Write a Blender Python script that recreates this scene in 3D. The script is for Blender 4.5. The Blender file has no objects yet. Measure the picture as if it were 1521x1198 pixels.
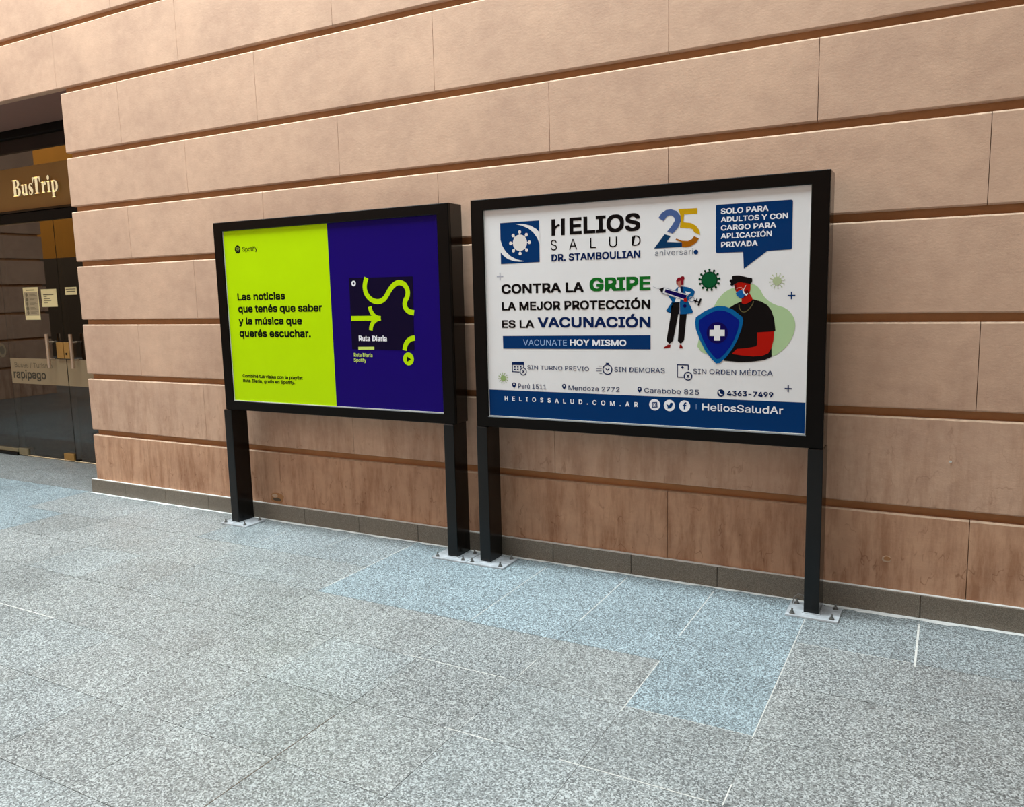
import bpy, bmesh, math, random
from mathutils import Matrix, Vector
random.seed(7)
C = bpy.context.scene.collection
sc = bpy.context.scene

# ------------------------------------------------------------------ camera
CAM_Y, CAM_Z = -4.147, 1.580
cam_d = bpy.data.cameras.new('camera')
cam = bpy.data.objects.new('camera', cam_d)
C.objects.link(cam)
cam_d.sensor_fit = 'HORIZONTAL'
cam_d.sensor_width = 36.0
cam_d.lens = 36.0 * 1200.0 / 1521.0
cam_d.clip_start = 0.02
cam_d.clip_end = 200
_r, _u, _f = (0.878948, 0.476320, -0.023875), (-0.044369, 0.131513, 0.990321), (-0.474850, 0.869381, -0.136727)
m4 = Matrix((( _r[0], _u[0], -_f[0], 0.0), (_r[1], _u[1], -_f[1], CAM_Y), (_r[2], _u[2], -_f[2], CAM_Z), (0, 0, 0, 1)))
cam.matrix_world = m4
sc.camera = cam

# ------------------------------------------------------------------ world, lights, exposure
vs = sc.view_settings
vs.view_transform = 'Standard'
vs.look = 'None'
vs.gamma = 1.0
vs.use_curve_mapping = False
vs.exposure = 0.0
w = bpy.data.worlds.new('world')
sc.world = w
w.use_nodes = True
bg = w.node_tree.nodes['Background']
bg.inputs['Color'].default_value = (1.0, 0.93, 0.85, 1)
bg.inputs['Strength'].default_value = 0.26

def area(name, loc, target, sx, sy, power, color):
    d = bpy.data.lights.new(name, 'AREA')
    d.shape = 'RECTANGLE'
    d.size, d.size_y = sx, sy
    d.energy = power
    d.color = color
    o = bpy.data.objects.new(name, d)
    C.objects.link(o)
    o.location = loc
    o.rotation_euler = (Vector(target) - Vector(loc)).to_track_quat('-Z', 'Y').to_euler()
    return o
# daylight falling through the long roof light above the passage, close to the wall
area('roof_light', (-4.4, -1.40, 7.6), (-4.4, -1.35, 0.0), 8.8, 2.1, 1340.0, (0.83, 0.95, 1.0))
# daylight from the open end of the passage to the left
area('passage_end_light', (-9.5, -6.5, 6.0), (-6.0, 0.0, 2.6), 4.0, 4.0, 120.0, (1.0, 0.93, 0.86))
# added fill that brightens the ochre front for the door reflections
area('ochre_fill_light', (-23.0, -4.5, 9.0), (-23.0, -9.0, 3.5), 8.0, 3.0, 1100.0, (1.0, 0.96, 0.90))

# ------------------------------------------------------------------ materials
def lin(c):
    def f(v):
        v /= 255.0
        return v / 12.92 if v <= 0.04045 else ((v + 0.055) / 1.055) ** 2.4
    return (f(c[0]), f(c[1]), f(c[2]), 1.0)

def newmat(name):
    m = bpy.data.materials.new(name)
    m.use_nodes = True
    nt = m.node_tree
    b = nt.nodes['Principled BSDF']
    return m, nt, b

def N(nt, kind, **kw):
    n = nt.nodes.new(kind)
    for k, v in kw.items():
        if k in n.inputs.keys():
            n.inputs[k].default_value = v
        else:
            setattr(n, k, v)
    return n

def noise(nt, scale, detail=4.0, rough=0.6, stretch=(1, 1, 1), kind='Object'):
    tc = nt.nodes.new('ShaderNodeTexCoord')
    mp = nt.nodes.new('ShaderNodeMapping')
    mp.inputs['Scale'].default_value = stretch
    nz = nt.nodes.new('ShaderNodeTexNoise')
    nz.inputs['Scale'].default_value = scale
    nz.inputs['Detail'].default_value = detail
    nz.inputs['Roughness'].default_value = rough
    nt.links.new(tc.outputs[kind], mp.inputs['Vector'])
    nt.links.new(mp.outputs['Vector'], nz.inputs['Vector'])
    return nz

def ramp(nt, src, stops):
    r = nt.nodes.new('ShaderNodeValToRGB')
    el = r.color_ramp.elements
    while len(el) > 1:
        el.remove(el[-1])
    el[0].position, el[0].color = stops[0]
    for p, c in stops[1:]:
        e = el.new(p)
        e.color = c
    nt.links.new(src, r.inputs['Fac'])
    return r

def mix(nt, fac, a, b, blend='MIX'):
    n = nt.nodes.new('ShaderNodeMixRGB')
    n.blend_type = blend
    for s, v in (('Fac', fac), ('Color1', a), ('Color2', b)):
        if isinstance(v, (int, float)):
            n.inputs[s].default_value = v
        elif isinstance(v, tuple):
            n.inputs[s].default_value = v
        else:
            nt.links.new(v, n.inputs[s])
    return n.outputs['Color']

def bump(nt, b, src, strength, dist=0.01, prev=None):
    n = nt.nodes.new('ShaderNodeBump')
    n.inputs['Strength'].default_value = strength
    n.inputs['Distance'].default_value = dist
    nt.links.new(src, n.inputs['Height'])
    if prev is not None:
        nt.links.new(prev, n.inputs['Normal'])
    nt.links.new(n.outputs['Normal'], b.inputs['Normal'])
    return n.outputs['Normal']

G1 = lambda v: (v, v, v, 1)

def simple(name, rgb, rough=0.5, metal=0.0, vary=0.06, scale=30.0, coat=0.0, spec=0.5):
    m, nt, b = newmat(name)
    c = lin(rgb)
    nz = noise(nt, scale)
    r = ramp(nt, nz.outputs['Fac'], [(0.3, G1(1 - vary)), (0.7, G1(1.0))])
    nt.links.new(mix(nt, 1.0, c, r.outputs['Color'], 'MULTIPLY'), b.inputs['Base Color'])
    b.inputs['Roughness'].default_value = rough
    b.inputs['Metallic'].default_value = metal
    b.inputs['Specular IOR Level'].default_value = spec
    b.inputs['Coat Weight'].default_value = coat
    b.inputs['Coat Roughness'].default_value = 0.06
    return m

def plaster_mat(name, rgb, dirt=True):
    m, nt, b = newmat(name)
    c = lin(rgb)
    big = noise(nt, 1.6, 5, 0.65)
    r = ramp(nt, big.outputs['Fac'], [(0.30, (0.84, 0.82, 0.82, 1)), (0.52, (0.97, 0.96, 0.95, 1)), (0.72, (1.08, 1.07, 1.05, 1))])
    col = mix(nt, 1.0, c, r.outputs['Color'], 'MULTIPLY')
    mid = noise(nt, 9.0, 6, 0.7, (1, 1, 1.4))
    r2 = ramp(nt, mid.outputs['Fac'], [(0.3, (0.90, 0.88, 0.88, 1)), (0.7, (1.05, 1.05, 1.05, 1))])
    col = mix(nt, 1.0, col, r2.outputs['Color'], 'MULTIPLY')
    if dirt:
        # grime in runs and scuffs, thickest on the lowest courses where people and mops reach
        geo = nt.nodes.new('ShaderNodeNewGeometry')
        sep = nt.nodes.new('ShaderNodeSeparateXYZ')
        nt.links.new(geo.outputs['Position'], sep.inputs['Vector'])
        mr = nt.nodes.new('ShaderNodeMapRange')
        mr.inputs['From Min'].default_value = 1.25
        mr.inputs['From Max'].default_value = 0.1
        nt.links.new(sep.outputs['Z'], mr.inputs['Value'])
        st = noise(nt, 7.0, 6, 0.72, (1.6, 1.6, 0.28))
        rs = ramp(nt, st.outputs['Fac'], [(0.44, G1(0)), (0.64, G1(1))])
        mm = nt.nodes.new('ShaderNodeMath')
        mm.operation = 'MULTIPLY'
        nt.links.new(mr.outputs['Result'], mm.inputs[0])
        nt.links.new(rs.outputs['Color'], mm.inputs[1])
        col = mix(nt, mm.outputs['Value'], col, mix(nt, 1.0, col, (0.62, 0.52, 0.45, 1), 'MULTIPLY'))
        sc_ = noise(nt, 16.0, 8, 0.8, (1.3, 1, 0.6))
        rk = ramp(nt, sc_.outputs['Fac'], [(0.60, G1(0)), (0.68, G1(1))])
        m2 = nt.nodes.new('ShaderNodeMath')
        m2.operation = 'MULTIPLY'
        nt.links.new(mr.outputs['Result'], m2.inputs[0])
        nt.links.new(rk.outputs['Color'], m2.inputs[1])
        col = mix(nt, m2.outputs['Value'], col, mix(nt, 1.0, col, (0.55, 0.47, 0.42, 1), 'MULTIPLY'))
        # fine curling scratches and hair cracks
        hr = noise(nt, 4.5, 3, 0.55, (1.5, 1.5, 0.8))
        ab = nt.nodes.new('ShaderNodeMath'); ab.operation = 'SUBTRACT'; ab.inputs[1].default_value = 0.5
        nt.links.new(hr.outputs['Fac'], ab.inputs[0])
        aa = nt.nodes.new('ShaderNodeMath'); aa.operation = 'ABSOLUTE'
        nt.links.new(ab.outputs['Value'], aa.inputs[0])
        rh = ramp(nt, aa.outputs['Value'], [(0.0, G1(1)), (0.004, G1(0.6)), (0.009, G1(0))])
        mk = noise(nt, 11.0, 2, 0.5)
        rm_ = ramp(nt, mk.outputs['Fac'], [(0.50, G1(0)), (0.60, G1(1))])
        m3 = nt.nodes.new('ShaderNodeMath'); m3.operation = 'MULTIPLY'
        nt.links.new(rh.outputs['Color'], m3.inputs[0]); nt.links.new(rm_.outputs['Color'], m3.inputs[1])
        m4_ = nt.nodes.new('ShaderNodeMath'); m4_.operation = 'MULTIPLY'
        nt.links.new(m3.outputs['Value'], m4_.inputs[0]); nt.links.new(mr.outputs['Result'], m4_.inputs[1])
        col = mix(nt, m4_.outputs['Value'], col, mix(nt, 1.0, col, (0.60, 0.52, 0.47, 1), 'MULTIPLY'))
    nt.links.new(col, b.inputs['Base Color'])
    b.inputs['Roughness'].default_value = 0.82
    b.inputs['Specular IOR Level'].default_value = 0.25
    fine = noise(nt, 55.0, 6, 0.7, (1, 1, 1.6))
    p = bump(nt, b, fine.outputs['Fac'], 0.22, 0.005)
    bump(nt, b, big.outputs['Fac'], 0.15, 0.02, p)
    return m

def granite_mat(name, base, dark, light, rough=0.42, scale=210.0):
    """speckled stone; per-slab tone comes from the mesh attribute 'tone' (r brightness, g cool stone)"""
    m, nt, b = newmat(name)
    tc = nt.nodes.new('ShaderNodeTexCoord')
    vo = nt.nodes.new('ShaderNodeTexVoronoi')
    vo.inputs['Scale'].default_value = scale
    nt.links.new(tc.outputs['Object'], vo.inputs['Vector'])
    sp = nt.nodes.new('ShaderNodeSeparateColor')
    nt.links.new(vo.outputs['Color'], sp.inputs['Color'])
    r = ramp(nt, sp.outputs['Red'], [(0.0, lin(dark)), (0.22, lin(dark)), (0.34, lin(base)), (0.66, lin(base)), (0.80, lin(light)), (1.0, lin(light))])
    big = noise(nt, 2.2, 5, 0.6)
    rb = ramp(nt, big.outputs['Fac'], [(0.3, G1(0.90)), (0.7, G1(1.05))])
    col = mix(nt, 1.0, r.outputs['Color'], rb.outputs['Color'], 'MULTIPLY')
    at = nt.nodes.new('ShaderNodeAttribute')
    at.attribute_name = 'tone'
    sa = nt.nodes.new('ShaderNodeSeparateColor')
    nt.links.new(at.outputs['Color'], sa.inputs['Color'])
    cool = mix(nt, 1.0, col, (1.0, 1.17, 1.28, 1), 'MULTIPLY')
    col = mix(nt, sa.outputs['Green'], col, cool)
    mu = nt.nodes.new('ShaderNodeVectorMath')
    mu.operation = 'SCALE'
    nt.links.new(col, mu.inputs[0])
    nt.links.new(sa.outputs['Red'], mu.inputs['Scale'])
    nt.links.new(mu.outputs['Vector'], b.inputs['Base Color'])
    rr = ramp(nt, big.outputs['Fac'], [(0.3, G1(rough - 0.06)), (0.7, G1(rough + 0.12))])
    nt.links.new(rr.outputs['Color'], b.inputs['Roughness'])
    b.inputs['Specular IOR Level'].default_value = 0.5
    bump(nt, b, sp.outputs['Green'], 0.06, 0.002)
    return m

def glass_mat(name, tint, ior=1.55):
    m, nt, b = newmat(name)
    nt.nodes.remove(b)
    out = nt.nodes['Material Output']
    tr = N(nt, 'ShaderNodeBsdfTransparent', Color=tint)
    gl = N(nt, 'ShaderNodeBsdfGlossy', Color=(0.96, 0.95, 0.92, 1), Roughness=0.015)
    fr = N(nt, 'ShaderNodeFresnel', IOR=ior)
    ms = nt.nodes.new('ShaderNodeMixShader')
    nt.links.new(fr.outputs['Fac'], ms.inputs['Fac'])
    nt.links.new(tr.outputs['BSDF'], ms.inputs[1])
    nt.links.new(gl.outputs['BSDF'], ms.inputs[2])
    nt.links.new(ms.outputs['Shader'], out.inputs['Surface'])
    return m

M = {}
M['plaster'] = plaster_mat('plaster', (205, 171, 146))
M['plaster_low'] = plaster_mat('lower_plaster', (201, 160, 130))  # orange bottom course; part of its depth paints in shade below the cases
M['ledge'] = simple('lit_ledge', (208, 176, 148), 0.9, vary=0.35, scale=25)  # paler than the plaster, painting in light caught on the dusty arris
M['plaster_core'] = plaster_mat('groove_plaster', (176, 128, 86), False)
M['plaster_plain'] = plaster_mat('plain_plaster', (205, 168, 148), False)
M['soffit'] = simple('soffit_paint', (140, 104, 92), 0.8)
M['ochre'] = simple('ochre_paint', (228, 150, 46), 0.8, vary=0.1, scale=2)
M['umber'] = simple('umber_paint', (95, 78, 60), 0.8, vary=0.1, scale=2)
M['granite'] = granite_mat('granite_slab', (132, 135, 133), (90, 92, 91), (176, 180, 178), scale=205.0)
M['skirting'] = granite_mat('granite_skirting', (118, 109, 96), (100, 92, 81), (138, 129, 115), 0.5, 420.0)
M['grout'] = simple('grout', (150, 150, 145), 0.9)
M['grout_white'] = simple('white_grout', (214, 213, 206), 0.9, vary=0.25, scale=40)
M['dust'] = simple('cement_dust', (230, 230, 226), 0.95, vary=0.25, scale=18)
M['frame'] = simple('black_painted_steel', (7, 6, 5), 0.28, vary=0.25, scale=14, spec=0.15)
M['case'] = simple('black_gloss_case', (8, 7, 6), 0.16, vary=0.2, scale=14, spec=0.5)
M['post'] = simple('black_gloss_post', (9, 9, 9), 0.2, vary=0.3, scale=10, spec=0.35)
M['glass_edge'] = simple('dark_glass_edge', (24, 26, 20), 0.4)
M['letter_side'] = simple('letter_return', (196, 172, 128), 0.5)
M['lip'] = simple('pale_inner_lip', (205, 205, 200), 0.5)
M['zinc'] = simple('galvanised_plate', (205, 210, 214), 0.3, 0.15, vary=0.4, scale=25)
M['bolt'] = simple('steel_bolt', (140, 138, 134), 0.3, 0.9)
M['black_bar'] = simple('black_header_paint', (8, 7, 6), 0.6, spec=0.12)
M['fascia'] = simple('bronze_fascia', (140, 104, 54), 0.5, 0.0, vary=0.12, scale=3, spec=0.25)
M['cream'] = simple('cream_letter_face', (255, 244, 205), 0.5, vary=0.02)
M['glass'] = glass_mat('bronze_glass', (0.62, 0.56, 0.42, 1), 1.9)
M['frost'] = simple('frosted_film', (142, 122, 92), 0.55, vary=0.08, scale=6)
M['frost_text'] = simple('film_lettering', (52, 46, 32), 0.6)
M['frost_text_pale'] = simple('pale_film_lettering', (88, 76, 56), 0.6)
M['steel'] = simple('brushed_steel', (205, 182, 158), 0.32, 0.7, vary=0.1)
M['brass'] = simple('brass_patch', (190, 148, 82), 0.42, 0.6, vary=0.12)
M['patch_grey'] = simple('grey_patch', (150, 138, 108), 0.42, 0.5)
M['paper'] = simple('cream_paper', (232, 214, 160), 0.8, vary=0.08, scale=12)
M['paper_ink'] = simple('paper_ink', (110, 98, 72), 0.8)
M['paper_grey'] = simple('paper_print', (168, 150, 118), 0.8)
M['inside'] = simple('shop_inside_paint', (160, 140, 104), 0.9)
M['inside_floor'] = simple('shop_inside_floor', (110, 105, 92), 0.5)

PAL = dict(lime=(186, 226, 6), ink=(16, 26, 14), oliv=(140, 160, 60), purple=(26, 8, 104), dnavy=(16, 10, 40), white=(238, 238, 242),
           lime2=(205, 225, 110), paper=(230, 228, 227), pwhite=(230, 228, 227), offw=(226, 220, 214), black=(16, 14, 15), navy=(2, 50, 102),
           ntext=(10, 34, 80), ntext2=(54, 66, 100), slate=(74, 96, 146), teal=(6, 54, 92), gold=(202, 158, 18), bronze=(160, 92, 12),
           grayt=(120, 126, 136), lgrey=(176, 176, 186), green=(18, 104, 34), pblue=(150, 178, 216), sage=(178, 190, 148), sage2=(150, 172, 112),
           dgreen=(6, 62, 36), green2=(8, 84, 46), blob=(172, 198, 150), red=(172, 22, 12), dred=(98, 14, 14), dred2=(225, 140, 130),
           maskb=(20, 92, 156), oliv2=(100, 92, 60), shield1=(4, 92, 150), shield2=(2, 26, 124), shield3=(14, 6, 80), hair=(132, 20, 34),
           skin=(176, 112, 96), coat=(6, 84, 138), coat2=(8, 26, 62), shoe=(132, 24, 22), sgrey=(150, 156, 168))
def lit(name, rgb, em):
    m = simple(name, rgb, 0.5, vary=0.02)
    p = m.node_tree.nodes['Principled BSDF']
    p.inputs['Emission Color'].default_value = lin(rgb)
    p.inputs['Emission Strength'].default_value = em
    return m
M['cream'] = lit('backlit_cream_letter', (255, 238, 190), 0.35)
INK = {}
def ink(name):
    if name not in INK:
        INK[name] = simple('print_' + name, PAL[name], 0.2, vary=0.04, scale=5, spec=0.08)
    return INK[name]

# ------------------------------------------------------------------ mesh helpers
WORLD = {}
class MB:
    """collects shapes for ONE mesh object, several materials allowed"""
    def __init__(self):
        self.v, self.f, self.mi, self.mats, self.tone = [], [], [], [], []
        self.smooth = []
    def slot(self, m):
        if m not in self.mats:
            self.mats.append(m)
        return self.mats.index(m)
    def add(self, verts, faces, m, tone=(1, 0), smooth=False):
        o = len(self.v)
        self.v += [tuple(p) for p in verts]
        s = self.slot(m)
        for f in faces:
            self.f.append([i + o for i in f])
            self.mi.append(s)
            self.tone.append(tone)
            self.smooth.append(smooth)
    def box(self, x0, x1, y0, y1, z0, z1, m, tone=(1, 0)):
        v = [(x, y, z) for z in (z0, z1) for y in (y0, y1) for x in (x0, x1)]
        self.add(v, [(0, 2, 3, 1), (4, 5, 7, 6), (0, 1, 5, 4), (2, 6, 7, 3), (0, 4, 6, 2), (1, 3, 7, 5)], m, tone)
    def bevelled(self, x0, x1, y0, y1, z0, z1, c, m, tone=(1, 0)):
        """box with chamfered edges on all sides"""
        bm = bmesh.new()
        bmesh.ops.create_cube(bm, size=1.0)
        for v in bm.verts:
            v.co = Vector((x0 if v.co.x < 0 else x1, y0 if v.co.y < 0 else y1, z0 if v.co.z < 0 else z1))
        bmesh.ops.bevel(bm, geom=list(bm.edges), offset=c, segments=2, affect='EDGES', profile=0.5)
        self.bm(bm, m, tone)
    def bm(self, bm, m, tone=(1, 0), smooth=False):
        bm.verts.index_update()
        self.add([v.co[:] for v in bm.verts], [[v.index for v in f.verts] for f in bm.faces], m, tone, smooth)
        bm.free()
    def cyl(self, p0, p1, r, m, seg=20, r2=None):
        p0, p1 = Vector(p0), Vector(p1)
        d = (p1 - p0)
        q = d.to_track_quat('Z', 'Y')
        r2 = r if r2 is None else r2
        vs, fs = [], []
        for k in range(seg):
            a = 2 * math.pi * k / seg
            vs.append(p0 + q @ Vector((math.cos(a) * r, math.sin(a) * r, 0)))
        for k in range(seg):
            a = 2 * math.pi * k / seg
            vs.append(p0 + q @ Vector((math.cos(a) * r2, math.sin(a) * r2, d.length)))
        fs = [(k, (k + 1) % seg, (k + 1) % seg + seg, k + seg) for k in range(seg)]
        self.add(vs, fs, m, smooth=True)
        self.add(vs[:seg], [list(range(seg))[::-1]], m)
        self.add(vs[seg:], [list(range(seg))], m)
    def build(self, name, parent=None, origin=None):
        me = bpy.data.meshes.new(name)
        o0 = Vector(origin) if origin else Vector((0, 0, 0))
        me.from_pydata([tuple(Vector(p) - o0) for p in self.v], [], self.f)
        for m in self.mats:
            me.materials.append(m)
        me.polygons.foreach_set('material_index', self.mi)
        me.polygons.foreach_set('use_smooth', self.smooth)
        at = me.color_attributes.new('tone', 'FLOAT_COLOR', 'CORNER')
        buf = []
        for p in me.polygons:
            t = self.tone[p.index]
            for _ in range(p.loop_total):
                buf += [t[0], t[1], 0.0, 1.0]
        at.data.foreach_set('color', buf)
        me.update()
        ob = bpy.data.objects.new(name, me)
        C.objects.link(ob)
        if origin:
            ob.location = o0
        if parent is not None:
            ob.parent = parent
            ob.location = o0 - WORLD.get(parent.name, parent.location)
        WORLD[ob.name] = o0
        return ob

def tag(o, label=None, cat=None, group=None, kind=None):
    if label: o['label'] = label
    if cat: o['category'] = cat
    if group: o['group'] = group
    if kind: o['kind'] = kind
    return o
def empty(name, loc, label, cat, group=None):
    o = bpy.data.objects.new(name, None)
    C.objects.link(o)
    o.location = loc
    o.empty_display_size = 0.1
    return tag(o, label, cat, group)

def bez(pts, closed, n=6):
    """smooth curve through points (Catmull-Rom)"""
    out, L = [], len(pts)
    rng = range(L) if closed else range(L - 1)
    g = (lambda i: pts[i % L]) if closed else (lambda i: pts[min(max(i, 0), L - 1)])
    for i in rng:
        a, b, c, d = g(i - 1), g(i), g(i + 1), g(i + 2)
        for k in range(n):
            t = k / n
            out.append(tuple(0.5 * (2 * b[j] + (c[j] - a[j]) * t + (2 * a[j] - 5 * b[j] + 4 * c[j] - d[j]) * t * t + (3 * b[j] - a[j] - 3 * c[j] + d[j]) * t ** 3) for j in (0, 1)))
    if not closed:
        out.append(tuple(pts[-1]))
    return out

# --- lettering
try:
    FONT = bpy.data.fonts.load(bpy.utils.system_resource('DATAFILES', path='fonts') + '/Inter.woff2')
except Exception:
    FONT = None
def text_mesh(s, track=1.0, res=3):
    """flat glyph mesh of a line of text, size 1, as (verts, faces)"""
    cu = bpy.data.curves.new('line', 'FONT')
    cu.body = s
    if FONT: cu.font = FONT
    cu.resolution_u = res
    cu.space_character = track
    cu.fill_mode = 'FRONT'
    ob = bpy.data.objects.new('line', cu)
    C.objects.link(ob)
    dg = bpy.context.evaluated_depsgraph_get()
    me = bpy.data.meshes.new_from_object(ob.evaluated_get(dg))
    v = [(p.co.x, p.co.y) for p in me.vertices]
    f = [list(p.vertices) for p in me.polygons]
    C.objects.unlink(ob)
    bpy.data.objects.remove(ob)
    bpy.data.curves.remove(cu)
    bpy.data.meshes.remove(me)
    return v, f
CAPH = []
def cap_height():
    if not CAPH:
        v, f = text_mesh('H')
        CAPH.extend((min(p[1] for p in v), max(p[1] for p in v)))
    return CAPH
def fitted_text(s, x0, x1, yb, h, weight, track=None):
    """a line of text fitted between x0 and x1 on baseline yb with cap height h; weight thickens the strokes (share of the size)"""
    lo, hi = cap_height()
    wv = max(weight, 0.0) * h * 1.9
    x0, x1, yb, h = x0 + wv, x1 - wv, yb + wv * 0.8, h - 2 * wv * 0.8
    sy = h / (hi - lo)
    v, f = text_mesh(s)
    xa, xb = min(p[0] for p in v), max(p[0] for p in v)
    if track:
        sx = sy * 1.06
        v2, f2 = text_mesh(s, 2.0)
        w1, w2 = (xb - xa), max(p[0] for p in v2) - min(p[0] for p in v2)
        tr = 1.0 + ((x1 - x0) / sx - w1) / max(w2 - w1, 1e-6)
        v, f = text_mesh(s, max(tr, 0.5))
        xa, xb = min(p[0] for p in v), max(p[0] for p in v)
    sx = (x1 - x0) / (xb - xa)
    return [(x0 + (p[0] - xa) * sx, yb + (p[1] - lo) * sy) for p in v], f, wv

def fill_poly(pts):
    """triangulated faces of a simple outline"""
    from mathutils.geometry import tessellate_polygon
    return tessellate_polygon([[Vector((p[0], p[1], 0)) for p in pts]])

def art_shapes(item):
    """(2d verts, faces, colour, layer) of one printed shape"""
    k = item[0]
    if k == 't':
        _, s, x0, x1, yb, h, wgt, col, lay, track = item
        v, f, wv = fitted_text(s, x0, x1, yb, h, wgt, track)
        out = [(v, f, col, lay)]
        if wv > 0:
            for q, (dx, dy) in enumerate(((1, .8), (1, -.8), (-1, .8), (-1, -.8), (1, 0), (-1, 0), (0, .8), (0, -.8))):
                out.append(([(p[0] + dx * wv, p[1] + dy * wv) for p in v], f, col, lay + 0.1 * (q + 1)))
        return out
    if k == 'p':
        _, pts, col, lay, sm = item
        if sm: pts = bez(pts, True)
        return [(pts, fill_poly(pts), col, lay)]
    if k == 'c':
        _, (cx, cy), r, r2, col, lay = item
        n = 40
        ang = [2 * math.pi * i / n for i in range(n)]
        o = [(cx + r * math.cos(a), cy + r * math.sin(a)) for a in ang]
        if not r2:
            return [(o, [list(range(n))], col, lay)]
        i_ = [(cx + r2 * math.cos(a), cy + r2 * math.sin(a)) for a in ang]
        return [(o + i_, [(q, (q + 1) % n, (q + 1) % n + n, q + n) for q in range(n)], col, lay)]
    if k == 'l':
        _, pts, th, col, lay, sm = item
        if sm: pts = bez(pts, False, 8)
        v, n = [], len(pts)
        for i in range(n):
            a, b = pts[max(i - 1, 0)], pts[min(i + 1, n - 1)]
            if 0 < i < n - 1 and not sm:
                d1 = Vector((pts[i][0] - a[0], pts[i][1] - a[1])).normalized()
                d2 = Vector((b[0] - pts[i][0], b[1] - pts[i][1])).normalized()
                t = (d1 + d2)
                t = t.normalized() if t.length > 1e-4 else d1
                s = 1.0 / max(0.45, t.dot(d1))
            else:
                t, s = Vector((b[0] - a[0], b[1] - a[1])).normalized(), 1.0
            nx, ny = -t.y * th / 2 * s, t.x * th / 2 * s
            v += [(pts[i][0] + nx, pts[i][1] + ny), (pts[i][0] - nx, pts[i][1] - ny)]
        return [(v, [(2 * i, 2 * i + 1, 2 * i + 3, 2 * i + 2) for i in range(n - 1)], col, lay)]
    if k == 'v':
        _, (cx, cy), r, r2, n, kn, sp, col, lay = item
        out = art_shapes(('c', (cx, cy), r, 0, col, lay))
        for i in range(n):
            a = 2 * math.pi * (i + 0.25) / n if n != 8 else 2 * math.pi * i / n
            px, py = cx + r2 * math.cos(a), cy + r2 * math.sin(a)
            out += art_shapes(('l', [(cx, cy), (px, py)], sp, col, lay + .03 * (i + 1), 0))
            out += art_shapes(('c', (px, py), kn, 0, col, lay + .45))
        return out
    return []

def flip_to(v2, f, y, ox, oz):
    """2d art to the plane at depth y facing -y"""
    vs = [(ox + p[0], y, oz + p[1]) for p in v2]
    fs = []
    for q in f:
        q = list(q)
        a, b, c = (v2[q[0]], v2[q[1]], v2[q[2]])
        area2 = sum(v2[q[i]][0] * v2[q[(i + 1) % len(q)]][1] - v2[q[(i + 1) % len(q)]][0] * v2[q[i]][1] for i in range(len(q)))
        fs.append(q if area2 > 0 else q[::-1])
    return vs, fs

# ------------------------------------------------------------------ the setting
LEV = [0.492, 0.957, 1.399, 1.865, 2.296, 2.713, 3.205, 3.677, 4.17, 4.66, 5.15, 5.64, 6.13, 6.62, 7.11]   # top ledge of each course
GR = 0.040                                                                                    # height of the grooves
CORNER, RIGHT = -6.237, 4.0
SET_A = [-12.62, -11.2, -9.79, -8.38, -6.97, -5.560, -4.158, -2.732, -1.318, 0.110, 1.52, 2.93]
SET_B = [-11.9, -10.5, -9.09, -7.68, -6.280, -4.880, -3.475, -1.990, -0.598, 0.815, 2.23, 3.64]

def courses(mb, mat, core, level_lo, level_hi, xa, xb, axis='x', plane=0.0, deep=0.72, depth=0.030, joints=True):
    for k in range(level_lo, level_hi):
        z0 = 0.06 if k == 0 else LEV[k - 1] + GR
        z1 = LEV[k]
        js = (SET_A if k % 2 == 0 else SET_B)
        cuts = [xa] + ([j for j in js if xa + 0.04 < j < xb - 0.04] if joints else []) + [xb]
        for i in range(len(cuts) - 1):
            a, b = cuts[i] + (0.0015 if i else 0), cuts[i + 1] - (0.0015 if i < len(cuts) - 2 else 0)
            bk = deep if (i == 0 or i == len(cuts) - 2) else depth + 0.03
            c, g = 0.007, 0.0012
            ct = 0.008
            # front face with soft top and bottom arris; the upright joints stay tight
            prof = [(bk, z0), (c, z0), (g * 1.5, z0 + c * .45), (0, z0 + c), (0, z1 - ct), (ct * .38, z1 - ct * .45), (ct, z1), (bk, z1)]
            n = len(prof)
            if axis == 'x':
                vs = [(a, plane + p[0], p[1]) for p in prof] + [(b, plane + p[0], p[1]) for p in prof]
            else:
                vs = [(plane - p[0], a, p[1]) for p in prof] + [(plane - p[0], b, p[1]) for p in prof]
            fs = [(q, q + n, q + n + 1, q + 1) for q in range(n - 1)] + [tuple(range(n)), tuple(range(2 * n - 1, n - 1, -1))]
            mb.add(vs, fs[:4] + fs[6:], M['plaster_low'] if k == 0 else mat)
            mb.add(vs, fs[4:6], M['ledge'])

wl = MB()
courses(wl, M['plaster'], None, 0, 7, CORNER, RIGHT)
wl.box(CORNER + 0.03, RIGHT, 0.030, 0.72, 0.0, 3.30, M['plaster_core'])
courses(wl, M['plaster'], None, 7, 14, -13.0, RIGHT, deep=0.3)
wl.box(-13.0, RIGHT, 0.030, 0.35, 3.25, 7.1, M['plaster_core'])
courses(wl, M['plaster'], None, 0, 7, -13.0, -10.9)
wl.box(-13.0, -10.93, 0.030, 0.72, 0.0, 3.30, M['plaster_core'])
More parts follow.
